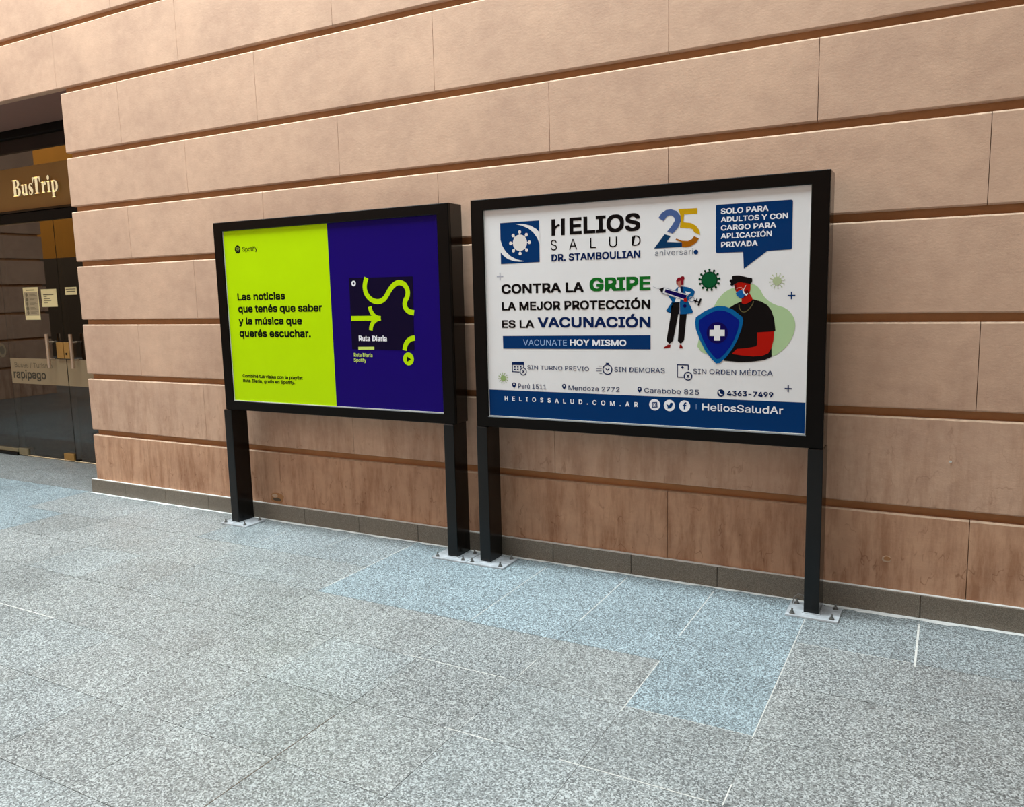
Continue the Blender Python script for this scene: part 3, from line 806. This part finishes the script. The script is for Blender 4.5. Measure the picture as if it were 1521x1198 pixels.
ART_R = [
    ('p', [(0.1137, 1.0842), (0.3523, 1.0847), (0.3512, 0.8652), (0.1123, 0.8627)], 'navy', 1, 0),
    ('p', [(0.2084, 1.0736), (0.2551, 1.0719), (0.3011, 1.0595), (0.3343, 1.0405), (0.3546, 1.0206), (0.3538, 0.9576), (0.3394, 0.9931), (0.3156, 1.0239), (0.2854, 1.047), (0.2486, 1.0626)], 'pwhite', 2, 0),
    ('p', [(0.1124, 0.9967), (0.123, 0.9632), (0.1444, 0.9293), (0.1754, 0.9032), (0.2128, 0.8842), (0.2595, 0.8731), (0.2313, 0.872), (0.1937, 0.8762), (0.156, 0.8892), (0.1278, 0.9107), (0.1129, 0.9262)], 'pwhite', 2, 0),
    ('v', (0.2339, 0.9726), 0.0434, 0.0574, 8, 0.0092, 0.0049, 'offw', 2),
    ('p', [(0.4246, 1.085), (0.4472, 1.0851), (0.4456, 0.9992), (0.4241, 0.9988)], 'black', 1, 0),
    ('p', [(0.4804, 1.0857), (0.5027, 1.0858), (0.5013, 0.9994), (0.4801, 0.999)], 'black', 1, 0),
    ('l', [(0.4375, 1.014), (0.4427, 1.0327), (0.4536, 1.0468), (0.4727, 1.0547)], 0.0106, 'black', 2, 1),
    ('t', 'ELIOS', 0.5295, 0.9167, 0.9998, 0.0867, 0.028, 'black', 1, None),
    ('t', 'S', 0.4185, 0.4544, 0.9236, 0.0537, -0.008, 'black', 1, None),
    ('t', 'A', 0.5248, 0.5715, 0.9228, 0.0531, -0.008, 'black', 1, None),
    ('t', 'L', 0.6452, 0.6782, 0.9248, 0.0524, -0.008, 'black', 1, None),
    ('t', 'U', 0.7496, 0.794, 0.9248, 0.0518, -0.008, 'black', 1, None),
    ('t', 'D', 0.8723, 0.9192, 0.9256, 0.051, -0.008, 'black', 1, None),
    ('t', 'DR. STAMBOULIAN', 0.4215, 0.9174, 0.8655, 0.0374, 0.026, 'ntext', 1, None),
    ('p', [(1.0124, 1.0557), (1.028, 1.0779), (1.0513, 1.091), (1.0771, 1.0927), (1.1053, 1.0825), (1.1232, 1.0594), (1.1249, 1.0325), (1.1107, 1.0016), (1.0842, 0.9752), (1.0568, 0.9865), (1.0799, 1.0132), (1.0952, 1.0368), (1.0926, 1.0516), (1.0798, 1.0632), (1.0643, 1.0642), (1.0514, 1.0567), (1.0385, 1.0388)], 'slate', 2, 0),
    ('p', [(0.9889, 0.9066), (1.0438, 0.9744), (1.0749, 0.9639), (1.0543, 0.9363), (1.1315, 0.9305), (1.1326, 0.9093)], 'teal', 1, 0),
    ('p', [(1.1129, 1.0912), (1.2071, 1.0891), (1.2073, 1.0636), (1.142, 1.0645), (1.1391, 1.0268), (1.1765, 1.0211), (1.2017, 1.0061), (1.2179, 0.9834), (1.222, 0.9609), (1.1929, 0.9751), (1.1843, 0.9901), (1.1666, 0.997), (1.1209, 1.002), (1.1249, 1.0325), (1.1232, 1.0594)], 'gold', 1, 0),
    ('p', [(1.192, 0.9576), (1.2162, 0.9447), (1.2023, 0.926), (1.1773, 0.9101), (1.1469, 0.9067), (1.1326, 0.9093), (1.1315, 0.9305), (1.0982, 0.9434), (1.1033, 0.9506), (1.1315, 0.9383), (1.1619, 0.9353), (1.1821, 0.9441)], 'bronze', 2, 0),
    ('t', 'aniversari', 0.9942, 1.1866, 0.871, 0.0275, -0.004, 'grayt', 1, 1),
    ('c', (1.2016, 0.8807), 0.0112, 0, 'navy', 1),
    ('p', [(1.2962, 1.0911), (1.2986, 1.0962), (1.3044, 1.0976), (1.6421, 1.097), (1.6475, 1.0943), (1.6494, 1.0892), (1.6496, 0.8809), (1.648, 0.8759), (1.6426, 0.8734), (1.5391, 0.871), (1.4325, 0.7925), (1.4275, 0.8713), (1.3054, 0.8718), (1.3005, 0.874), (1.2984, 0.8794)], 'navy', 1, 0),
    ('t', 'SOLO PARA', 1.3209, 1.5412, 1.0535, 0.0252, 0.022, 'white', 2, None),
    ('t', 'ADULTOS Y CON', 1.3213, 1.6291, 1.0155, 0.0243, 0.022, 'white', 2, None),
    ('t', 'CARGO PARA', 1.3218, 1.577, 0.9762, 0.0248, 0.022, 'white', 2, None),
    ('t', 'APLICACIÓN', 1.3222, 1.5585, 0.9375, 0.0249, 0.022, 'white', 2, None),
    ('t', 'PRIVADA', 1.3237, 1.4954, 0.8976, 0.0245, 0.022, 'white', 2, None),
    ('p', [(0.1012, 0.8167), (0.108, 0.8167), (0.108, 0.7995), (0.1252, 0.7995), (0.1252, 0.7927), (0.108, 0.7927), (0.108, 0.7755), (0.1012, 0.7755), (0.1012, 0.7927), (0.084, 0.7927), (0.084, 0.7995), (0.1012, 0.7995)], 'lgrey', 1, 0),
    ('t', 'CONTRA LA', 0.1118, 0.6059, 0.7006, 0.0517, 0.03, 'black', 1, None),
    ('t', 'GRIPE', 0.6398, 0.9715, 0.7024, 0.0699, 0.035, 'green', 1, None),
    ('t', 'LA MEJOR PROTECCIÓN', 0.112, 0.9698, 0.6091, 0.046, 0.028, 'black', 1, None),
    ('t', 'ES LA', 0.1093, 0.3099, 0.5125, 0.0428, 0.028, 'black', 1, None),
    ('t', 'VACUNACIÓN', 0.332, 0.9714, 0.5152, 0.0546, 0.03, 'ntext', 1, None),
    ('p', [(0.113, 0.4679), (0.9714, 0.4759), (0.9713, 0.404), (0.113, 0.3976)], 'navy', 1, 0),
    ('t', 'VACUNATE', 0.2406, 0.5044, 0.4178, 0.032, -0.004, 'pblue', 2, None),
    ('t', 'HOY MISMO', 0.5228, 0.8412, 0.4194, 0.0328, 0.024, 'white', 2, None),
    ('p', [(0.1666, 0.3233), (0.2426, 0.3259), (0.2428, 0.3075), (0.1668, 0.3069)], 'ntext', 1, 0),
    ('l', [(0.1693, 0.307), (0.1683, 0.2699), (0.2138, 0.2689)], 0.005, 'ntext', 1, 0),
    ('l', [(0.2404, 0.3085), (0.24, 0.2923)], 0.005, 'ntext', 1, 0),
    ('p', [(0.1802, 0.3002), (0.19, 0.3004), (0.1898, 0.2928), (0.18, 0.2925)], 'ntext', 1, 0),
    ('p', [(0.1798, 0.2855), (0.1897, 0.2857), (0.1895, 0.2781), (0.1796, 0.2778)], 'ntext', 1, 0),
    ('p', [(0.1986, 0.3006), (0.2085, 0.3008), (0.2083, 0.2932), (0.1984, 0.293)], 'ntext', 1, 0),
    ('p', [(0.1983, 0.2859), (0.2081, 0.2861), (0.2079, 0.2785), (0.1981, 0.2783)], 'ntext', 1, 0),
    ('p', [(0.217, 0.301), (0.2268, 0.3012), (0.2266, 0.2936), (0.2168, 0.2934)], 'ntext', 1, 0),
    ('c', (0.2371, 0.2722), 0.0217, 0.0168, 'ntext', 1),
    ('l', [(0.2305, 0.2796), (0.2436, 0.2648)], 0.0042, 'ntext', 1, 0),
    ('l', [(0.2439, 0.28), (0.2302, 0.2644)], 0.0044, 'ntext', 1, 0),
    ('t', 'SIN TURNO PREVIO', 0.2629, 0.6306, 0.2851, 0.0216, 0.004, 'ntext2', 1, None),
    ('c', (0.7357, 0.2953), 0.0277, 0.0221, 'ntext', 1),
    ('p', [(0.7256, 0.3304), (0.7458, 0.3303), (0.7414, 0.3215), (0.7294, 0.3212)], 'ntext', 1, 0),
    ('l', [(0.7259, 0.2996), (0.7346, 0.2916), (0.7456, 0.2991)], 0.0052, 'ntext', 1, 0),
    ('l', [(0.6881, 0.3116), (0.7052, 0.312)], 0.0026, 'ntext2', 1, 0),
    ('l', [(0.6714, 0.2988), (0.7029, 0.2996)], 0.0026, 'ntext2', 1, 0),
    ('l', [(0.6713, 0.2859), (0.7027, 0.2867)], 0.0026, 'ntext2', 1, 0),
    ('l', [(0.6905, 0.273), (0.7059, 0.2734)], 0.0026, 'ntext2', 1, 0),
    ('t', 'SIN DEMORAS', 0.7737, 1.0459, 0.2854, 0.024, 0.004, 'ntext2', 1, None),
    ('l', [(1.1445, 0.2666), (1.111, 0.2668), (1.1108, 0.3281), (1.1667, 0.3282), (1.1669, 0.3017)], 0.005, 'ntext', 1, 0),
    ('p', [(1.1296, 0.3146), (1.1374, 0.322), (1.1454, 0.3145), (1.1375, 0.3076)], 'ntext', 1, 0),
    ('c', (1.1659, 0.2728), 0.0222, 0.0166, 'ntext', 1),
    ('l', [(1.1597, 0.2804), (1.1721, 0.2646)], 0.005, 'ntext', 1, 0),
    ('l', [(1.172, 0.2807), (1.1598, 0.2643)], 0.005, 'ntext', 1, 0),
    ('t', 'SIN ORDEN MÉDICA', 1.1911, 1.5752, 0.2864, 0.0232, 0.004, 'ntext2', 1, None),
    ('v', (0.1087, 0.2315), 0.0165, 0.0297, 12, 0.0028, 0.0028, 'sage2', 1),
    ('p', [(0.1632, 0.1975), (0.1675, 0.2064), (0.1772, 0.21), (0.1866, 0.207), (0.1904, 0.1984), (0.1868, 0.1887), (0.1763, 0.1769), (0.1664, 0.188)], 'ntext', 1, 0),
    ('c', (0.1769, 0.1986), 0.0048, 0, 'pwhite', 2),
    ('p', [(0.4716, 0.1999), (0.4756, 0.2084), (0.4846, 0.212), (0.4934, 0.209), (0.4971, 0.2007), (0.4938, 0.1913), (0.484, 0.1799), (0.4746, 0.1906)], 'ntext', 1, 0),
    ('c', (0.4844, 0.2009), 0.0046, 0, 'pwhite', 2),
    ('p', [(0.8998, 0.1982), (0.9035, 0.2069), (0.9122, 0.2105), (0.9208, 0.2075), (0.9244, 0.1991), (0.9214, 0.1895), (0.9121, 0.1779), (0.9029, 0.1889)], 'ntext', 1, 0),
    ('c', (0.9121, 0.1993), 0.0047, 0, 'pwhite', 2),
    ('t', 'Perú 1511', 0.2034, 0.3762, 0.1782, 0.0257, 0.006, 'ntext2', 1, None),
    ('t', 'Mendoza 2772', 0.51, 0.8027, 0.1792, 0.0243, 0.006, 'ntext2', 1, None),
    ('t', 'Carabobo 825', 0.937, 1.222, 0.181, 0.0246, 0.006, 'ntext2', 1, None),
    ('c', (1.3307, 0.1939), 0.0181, 0, 'ntext', 1),
    ('l', [(1.3224, 0.2024), (1.3236, 0.1936), (1.3302, 0.1868), (1.3389, 0.1855)], 0.0056, 'pwhite', 2, 1),
    ('t', '4363-7499', 1.3605, 1.5793, 0.1824, 0.0246, 0.024, 'ntext', 1, None),
    ('p', [(1.6443, 0.2434), (1.6501, 0.2434), (1.6501, 0.23), (1.6635, 0.23), (1.6635, 0.2242), (1.6501, 0.2242), (1.6501, 0.2108), (1.6443, 0.2108), (1.6443, 0.2242), (1.6309, 0.2242), (1.6309, 0.23), (1.6443, 0.23)], 'ntext', 1, 0),
    ('p', [(1.6496, 0.6798), (1.6554, 0.6798), (1.6554, 0.6654), (1.6698, 0.6654), (1.6698, 0.6596), (1.6554, 0.6596), (1.6554, 0.6452), (1.6496, 0.6452), (1.6496, 0.6596), (1.6352, 0.6596), (1.6352, 0.6654), (1.6496, 0.6654)], 'navy', 1, 0),
    ('t', 'HELIOSSALUD.COM.AR', 0.115, 0.9029, 0.1053, 0.0244, 0.018, 'white', 2, 1),
    ('c', (0.9932, 0.1209), 0.0292, 0, 'white', 2),
    ('c', (1.0708, 0.1205), 0.029, 0, 'white', 2),
    ('c', (1.1493, 0.1213), 0.0286, 0, 'white', 2),
    ('l', [(0.9802, 0.1307), (1.0038, 0.1328), (1.0061, 0.1101), (0.982, 0.1078), (0.9802, 0.1307)], 0.0052, 'navy', 3, 0),
    ('c', (0.9932, 0.1204), 0.0074, 0.004, 'navy', 3),
    ('p', [(1.0551, 0.1306), (1.0638, 0.123), (1.0719, 0.1245), (1.0754, 0.1332), (1.0834, 0.1352), (1.0898, 0.131), (1.0869, 0.1241), (1.0824, 0.1125), (1.0697, 0.1046), (1.0552, 0.1067), (1.0627, 0.1116), (1.0569, 0.1182)], 'navy', 3, 1),
    ('p', [(1.1454, 0.1042), (1.1453, 0.1205), (1.1396, 0.1203), (1.1396, 0.1276), (1.1453, 0.1279), (1.1463, 0.1358), (1.1531, 0.1406), (1.1588, 0.1403), (1.1588, 0.1341), (1.1537, 0.1333), (1.1526, 0.1282), (1.1589, 0.1279), (1.1578, 0.1206), (1.1527, 0.1203), (1.1528, 0.1046)], 'navy', 3, 0),
    ('l', [(1.2084, 0.1352), (1.2086, 0.1084)], 0.0022, 'pblue', 2, 0),
    ('t', 'HeliosSaludAr', 1.2382, 1.6266, 0.1038, 0.0356, 0.012, 'white', 2, None),
    ('v', (1.2686, 0.7441), 0.0402, 0.0484, 13, 0.0056, 0.006, 'dgreen', 2),
    ('c', (1.2686, 0.7441), 0.0345, 0, 'green2', 3),
    ('v', (1.5865, 0.7311), 0.02, 0.0341, 12, 0.0029, 0.0025, 'sage', 1),
    ('p', [(1.294, 0.6198), (1.3111, 0.649), (1.3368, 0.6787), (1.3625, 0.6953), (1.388, 0.7054), (1.4303, 0.7171), (1.4723, 0.7195), (1.4932, 0.7113), (1.5102, 0.692), (1.5273, 0.6622), (1.5525, 0.6366), (1.5855, 0.6193), (1.6264, 0.6042), (1.6552, 0.5768), (1.67, 0.5434), (1.6708, 0.5059), (1.6577, 0.464), (1.6343, 0.4259), (1.6023, 0.3959), (1.5698, 0.3805), (1.4398, 0.3718), (1.3097, 0.374), (1.243, 0.3906), (1.2182, 0.4125), (1.2135, 0.4347), (1.2419, 0.5232), (1.2723, 0.5843)], 'blob', 1, 1),
    ('p', [(1.3293, 0.5838), (1.37, 0.6115), (1.3934, 0.6262), (1.423, 0.6386), (1.4527, 0.6339), (1.4776, 0.6483), (1.5153, 0.6372), (1.5445, 0.6199), (1.5635, 0.5944), (1.5766, 0.5564), (1.5839, 0.4995), (1.5757, 0.4948), (1.5667, 0.4337), (1.569, 0.3762), (1.5369, 0.3606), (1.4826, 0.351), (1.4187, 0.3475), (1.3451, 0.3526), (1.3222, 0.4357)], 'black', 2, 0),
    ('p', [(1.5004, 0.4908), (1.5778, 0.4965), (1.5757, 0.455), (1.5681, 0.4209), (1.553, 0.393), (1.5241, 0.3797), (1.4821, 0.3769), (1.4311, 0.3804), (1.3816, 0.3874), (1.4049, 0.4117), (1.4561, 0.4166), (1.4961, 0.4253), (1.5013, 0.4352)], 'red', 3, 0),
    ('p', [(1.3878, 0.7203), (1.4342, 0.7403), (1.4645, 0.7353), (1.4652, 0.693), (1.4604, 0.6783), (1.4733, 0.6569), (1.4764, 0.6454), (1.4611, 0.6338), (1.4402, 0.6247), (1.4253, 0.63), (1.4237, 0.6535), (1.4099, 0.6687), (1.3947, 0.6903)], 'red', 3, 0),
    ('p', [(1.425, 0.6514), (1.4522, 0.6658), (1.4583, 0.6805), (1.4517, 0.6933), (1.4182, 0.677), (1.4237, 0.6535)], 'dred', 4, 0),
    ('p', [(1.3822, 0.7609), (1.4085, 0.7623), (1.4339, 0.7564), (1.4571, 0.7502), (1.4718, 0.7469), (1.4713, 0.7288), (1.4618, 0.7201), (1.4555, 0.722), (1.4344, 0.7268), (1.4132, 0.7303), (1.3921, 0.7224), (1.3794, 0.7142), (1.3699, 0.7187), (1.3728, 0.7271), (1.3663, 0.7358), (1.3704, 0.7442), (1.379, 0.7461), (1.3767, 0.7547)], 'black', 4, 1),
    ('p', [(1.3888, 0.7161), (1.3972, 0.7201), (1.401, 0.6945), (1.3947, 0.6903)], 'dred', 4, 0),
    ('p', [(1.3961, 0.6783), (1.4117, 0.6908), (1.4307, 0.6938), (1.4403, 0.6724), (1.4321, 0.6563), (1.4164, 0.6549), (1.4014, 0.6659)], 'maskb', 5, 0),
    ('l', [(1.4298, 0.6938), (1.4351, 0.6788), (1.4458, 0.6688), (1.4529, 0.6763)], 0.0056, 'pwhite', 6, 0),
    ('l', [(1.4328, 0.6946), (1.4398, 0.7063), (1.4438, 0.7147)], 0.0026, 'pwhite', 6, 0),
    ('l', [(1.3988, 0.6979), (1.4093, 0.7049), (1.422, 0.7059), (1.4285, 0.6981), (1.4222, 0.6931)], 0.0026, 'dred2', 6, 0),
    ('l', [(1.4126, 0.6238), (1.415, 0.6066), (1.4258, 0.5916), (1.4407, 0.5893), (1.4574, 0.5998), (1.4739, 0.6208), (1.4811, 0.6385)], 0.0038, 'oliv2', 4, 1),
    ('p', [(1.2036, 0.5651), (1.2413, 0.5912), (1.2809, 0.6104), (1.3115, 0.6187), (1.3462, 0.6161), (1.3809, 0.6027), (1.4283, 0.5658), (1.4337, 0.5487), (1.425, 0.5057), (1.4065, 0.4538), (1.3834, 0.4101), (1.3536, 0.3703), (1.3233, 0.3412), (1.3057, 0.3386), (1.2834, 0.3603), (1.2519, 0.3996), (1.2246, 0.4525), (1.204, 0.5055), (1.1993, 0.5409)], 'shield1', 4, 0),
    ('p', [(1.2215, 0.552), (1.2533, 0.5741), (1.2867, 0.5904), (1.3125, 0.5975), (1.3419, 0.5954), (1.3713, 0.5842), (1.4115, 0.553), (1.416, 0.5384), (1.4086, 0.502), (1.3929, 0.4581), (1.3734, 0.4211), (1.3481, 0.3876), (1.3225, 0.363), (1.3077, 0.3609), (1.2888, 0.3792), (1.2623, 0.4124), (1.2393, 0.4571), (1.2219, 0.5018), (1.2179, 0.5316)], 'shield2', 5, 0),
    ('c', (1.3094, 0.4894), 0.0516, 0, 'shield3', 6),
    ('p', [(1.2945, 0.5249), (1.3243, 0.5249), (1.3243, 0.503), (1.3462, 0.503), (1.3462, 0.4732), (1.3243, 0.4732), (1.3243, 0.4513), (1.2945, 0.4513), (1.2945, 0.4732), (1.2726, 0.4732), (1.2726, 0.503), (1.2945, 0.503)], 'pwhite', 7, 0),
    ('p', [(1.1046, 0.7269), (1.1031, 0.7466), (1.1119, 0.7599), (1.1259, 0.7617), (1.1322, 0.7672), (1.1432, 0.7651), (1.1458, 0.7554), (1.1407, 0.7456), (1.1408, 0.7249), (1.1268, 0.7227)], 'hair', 3, 0),
    ('p', [(1.1105, 0.741), (1.1282, 0.7459), (1.1284, 0.7138), (1.1165, 0.7141), (1.112, 0.7267)], 'skin', 4, 0),
    ('p', [(1.0954, 0.6984), (1.1139, 0.7159), (1.1343, 0.7179), (1.16, 0.713), (1.1856, 0.7035), (1.1977, 0.6908), (1.1931, 0.6731), (1.1768, 0.6556), (1.1622, 0.6451), (1.1685, 0.6361), (1.1893, 0.5929), (1.1846, 0.5851), (1.1608, 0.5817), (1.1238, 0.5802), (1.1217, 0.6386), (1.0863, 0.6384), (1.0788, 0.6483), (1.0656, 0.6684), (1.0581, 0.6757)], 'coat', 2, 0),
    ('p', [(1.0519, 0.599), (1.0833, 0.6428), (1.0994, 0.6389), (1.1206, 0.6386), (1.1209, 0.5802), (1.079, 0.5849), (1.0545, 0.5942)], 'coat2', 1, 0),
    ('p', [(1.0519, 0.599), (1.0833, 0.6428), (1.0975, 0.6397), (1.0723, 0.5886)], 'coat', 2, 0),
    ('p', [(1.1491, 0.6926), (1.1777, 0.6848), (1.1639, 0.6737), (1.1536, 0.6803)], 'pwhite', 3, 0),
    ('p', [(1.114, 0.7123), (1.1298, 0.7137), (1.13, 0.6815), (1.1235, 0.6414), (1.0968, 0.6408), (1.1122, 0.6891)], 'pwhite', 3, 0),
    ('p', [(1.1239, 0.7157), (1.1361, 0.7172), (1.1381, 0.6814), (1.13, 0.6815)], 'coat2', 4, 0),
    ('p', [(1.0789, 0.6374), (1.1206, 0.6386), (1.1145, 0.5828), (1.0889, 0.4494), (1.0701, 0.4324), (1.0545, 0.4491), (1.0771, 0.5849)], 'black', 2, 0),
    ('p', [(1.122, 0.5816), (1.1578, 0.5821), (1.1449, 0.4512), (1.1282, 0.4329), (1.1125, 0.4474)], 'black', 1, 0),
    ('p', [(1.0625, 0.4297), (1.0757, 0.4287), (1.0739, 0.4148), (1.0417, 0.4093), (1.039, 0.4136)], 'shoe', 1, 0),
    ('p', [(1.1227, 0.4303), (1.1312, 0.4304), (1.1403, 0.4112), (1.1201, 0.4109)], 'shoe', 1, 0),
    ('p', [(1.0411, 0.7148), (1.1675, 0.6761), (1.1438, 0.6472), (1.0317, 0.6853)], 'sgrey', 5, 0),
    ('p', [(1.043, 0.7111), (1.1632, 0.6744), (1.142, 0.6508), (1.0359, 0.6878)], 'pwhite', 6, 0),
    ('p', [(1.0494, 0.7055), (1.1588, 0.6731), (1.1493, 0.6532), (1.0449, 0.6897)], 'shield3', 7, 0),
    ('l', [(0.9842, 0.719), (1.0203, 0.7062)], 0.0018, 'sgrey', 2, 0),
    ('p', [(1.0165, 0.7074), (1.0418, 0.7147), (1.0317, 0.6846)], 'black', 7, 0),
    ('c', (1.1823, 0.6537), 0.0143, 0.0107, 'sgrey', 3),
    ('l', [(1.1933, 0.6464), (1.2224, 0.6371)], 0.007, 'black', 4, 0),
    ('l', [(1.2281, 0.6555), (1.2153, 0.6215)], 0.0092, 'black', 4, 0),
    ('l', [(1.2089, 0.6558), (1.1989, 0.6321)], 0.005, 'black', 4, 0),
    ('c', (1.1512, 0.6496), 0.0093, 0, 'red', 8),
    ('c', (1.148, 0.6203), 0.0086, 0, 'shield3', 3),
]


def stand(xl, xr, art, grounds, label, posts, wire=False):
    """free-standing poster case on two flat posts, front at y=-0.215"""
    YF, YB = -0.215, -0.070
    Z0, Z1 = 0.820, 2.087
    bx, bt, bb = 0.080, 0.060, 0.062
    rec = 0.012
    root = empty('advertising_stand', ((xl + xr) / 2, -0.14, 0.0), label, 'billboard', 'black advertising stands along the wall')
    # case: sides, top, bottom and back as one steel box behind the face
    b = MB()
    t = 0.02
    b.bevelled(xl, xl + t, YF + 0.022, YB, Z0, Z1, 0.003, M['case']); b.bevelled(xr - t, xr, YF + 0.022, YB, Z0, Z1, 0.003, M['case'])
    b.bevelled(xl + t, xr - t, YF + 0.022, YB, Z1 - t, Z1, 0.003, M['case']); b.bevelled(xl + t, xr - t, YF + 0.022, YB, Z0, Z0 + t, 0.003, M['case'])
    b.box(xl + t, xr - t, YB - 0.006, YB - 0.002, Z0 + t, Z1 - t, M['case'])
    b.build('case', root)
    # front frame, mitred bars
    f = MB()
    o = [(xl, Z0), (xr, Z0), (xr, Z1), (xl, Z1)]
    i_ = [(xl + bx, Z0 + bb), (xr - bx, Z0 + bb), (xr - bx, Z1 - bt), (xl + bx, Z1 - bt)]
    c = 0.0035
    rings = [[(p[0], YF + 0.021, p[1]) for p in o], [(p[0], YF + c, p[1]) for p in o]]
    cc = [(xl + c, Z0 + c), (xr - c, Z0 + c), (xr - c, Z1 - c), (xl + c, Z1 - c)]
    rings.append([(p[0], YF, p[1]) for p in cc])
    ic = [(i_[0][0] - c, i_[0][1] - c), (i_[1][0] + c, i_[1][1] - c), (i_[2][0] + c, i_[2][1] + c), (i_[3][0] - c, i_[3][1] + c)]
    rings.append([(p[0], YF, p[1]) for p in ic])
    rings.append([(p[0], YF + c, p[1]) for p in i_])
    rings.append([(p[0], YF + 0.021, p[1]) for p in i_])
    vs_ = [p for r in rings for p in r]
    fs_ = []
    for k in range(len(rings)):
        kn = (k + 1) % len(rings)
        for q in range(4):
            fs_.append((k * 4 + q, k * 4 + (q + 1) % 4, kn * 4 + (q + 1) % 4, kn * 4 + q))
    f.add(vs_, fs_, M['frame'])
    fo = f.build('front_frame', root)
    # pale bead that holds the sheet along the lower edge and left side
    g = MB()
    g.box(xl + bx, xr - bx, YF + 0.006, YF + 0.0112, Z0 + bb, Z0 + bb + 0.0045, M['lip'])
    g.box(xl + bx, xl + bx + 0.0035, YF + 0.008, YF + 0.0112, Z0 + bb, Z1 - bt, M['lip'])
    g.box(xr - bx - 0.0035, xr - bx, YF + 0.009, YF + 0.0112, Z0 + bb, Z1 - bt, M['lip'])
    g.build('glazing_bead', root)
    # printed sheet: paper ground, then flat printed shapes
    s = MB()
    yp = YF + rec
    u0, u1, v0, v1 = xl + bx - 0.004, xr - bx + 0.004, Z0 + bb - 0.004, Z1 - bt + 0.004
    s.box(u0, u1, yp + 0.0004, yp + 0.008, v0, v1, ink(grounds[0][1]))
    for gx0, col, gx1, gz0, gz1, lay in grounds[1:]:
        x0 = u0 if gx0 is None else gx0
        x1 = u1 if gx1 is None else gx1
        z0 = v0 if gz0 is None else gz0
        z1 = v1 if gz1 is None else gz1
        s.add([(x0, yp - lay * 0.00035, z0), (x1, yp - lay * 0.00035, z0), (x1, yp - lay * 0.00035, z1), (x0, yp - lay * 0.00035, z1)], [(0, 1, 2, 3)], ink(col))
    ox, oz = grounds[0][0], 0.87
    for it in art:
        for (v2, fc, col, lay) in art_shapes(it):
            vv, ff = flip_to(v2, fc, yp - lay * 0.00035, ox, oz)
            # every facet a hair deeper than the last, so strokes that cross never share a plane
            for q, fq in enumerate(ff):
                dy = (q % 64) * 6e-7
                s.add([(vv[i][0], vv[i][1] + dy, vv[i][2]) for i in fq], [tuple(range(len(fq)))], ink(col))
    s.build('poster', root)
    # posts, base plates and bolts
    for (pa, pb, ba, bb_) in posts:
        p = MB()
        p.bevelled(pa, pb, YF, YB, 0.012, Z0 - 0.0015, 0.004, M['post'])
        p.build('post', root)
        q = MB()
        q.bevelled(ba, bb_, -0.262, -0.078, 0.0, 0.011, 0.002, M['zinc'])
        for (wx0, wx1, wy0, wy1) in ((pa - .006, pb + .006, YF - .006, YF - .0005), (pb + .0005, pb + .006, YF, YB)):
            q.box(wx0, wx1, wy0, wy1, 0.010, 0.016, M['zinc'])
        qo = q.build('base_plate', root)
        for (bx_, by_) in ((ba + .03, -0.24), (bb_ - .03, -0.24), (ba + .03, -0.102), (bb_ - .03, -0.102)):
            k = MB()
            k.cyl((bx_, by_, 0.0108), (bx_, by_, 0.013), 0.013, M['bolt'], 18)
            k.cyl((bx_, by_, 0.013), (bx_, by_, 0.022), 0.0095, M['bolt'], 6)
            k.cyl((bx_, by_, 0.022), (bx_, by_, 0.036), 0.005, M['bolt'], 10)
            k.build('bolt', qo)
        if wire and pa > xr - 0.1:
            k = MB()
            pts = [(-0.640, -0.112, 0.011), (-0.632, -0.112, 0.045), (-0.612, -0.110, 0.064), (-0.590, -0.108, 0.058), (-0.576, -0.106, 0.040)]
            for u, v_ in zip(pts, pts[1:]):
                k.cyl(u, v_, 0.0022, M['bolt'], 8)
            k.build('wire_tie', qo)
    return root

stand(-4.415, -2.530, ART_L, [(-4.34, 'purple'), (None, 'lime', -4.34 + 0.9120, None, None, 0.5)],
      'black poster stand on the left with a lime green and purple music poster',
      [(-4.437, -4.367, -4.500, -4.253), (-2.612, -2.542, -2.700, -2.461)])
stand(-2.382, -0.505, ART_R, [(-2.315, 'paper'), (None, 'navy', None, None, 0.87 + 0.1640, 0.5)],
      'black poster stand on the right with a white flu vaccination poster',
      [(-2.386, -2.316, -2.457, -2.208), (-0.572, -0.502, -0.650, -0.410)], wire=True)
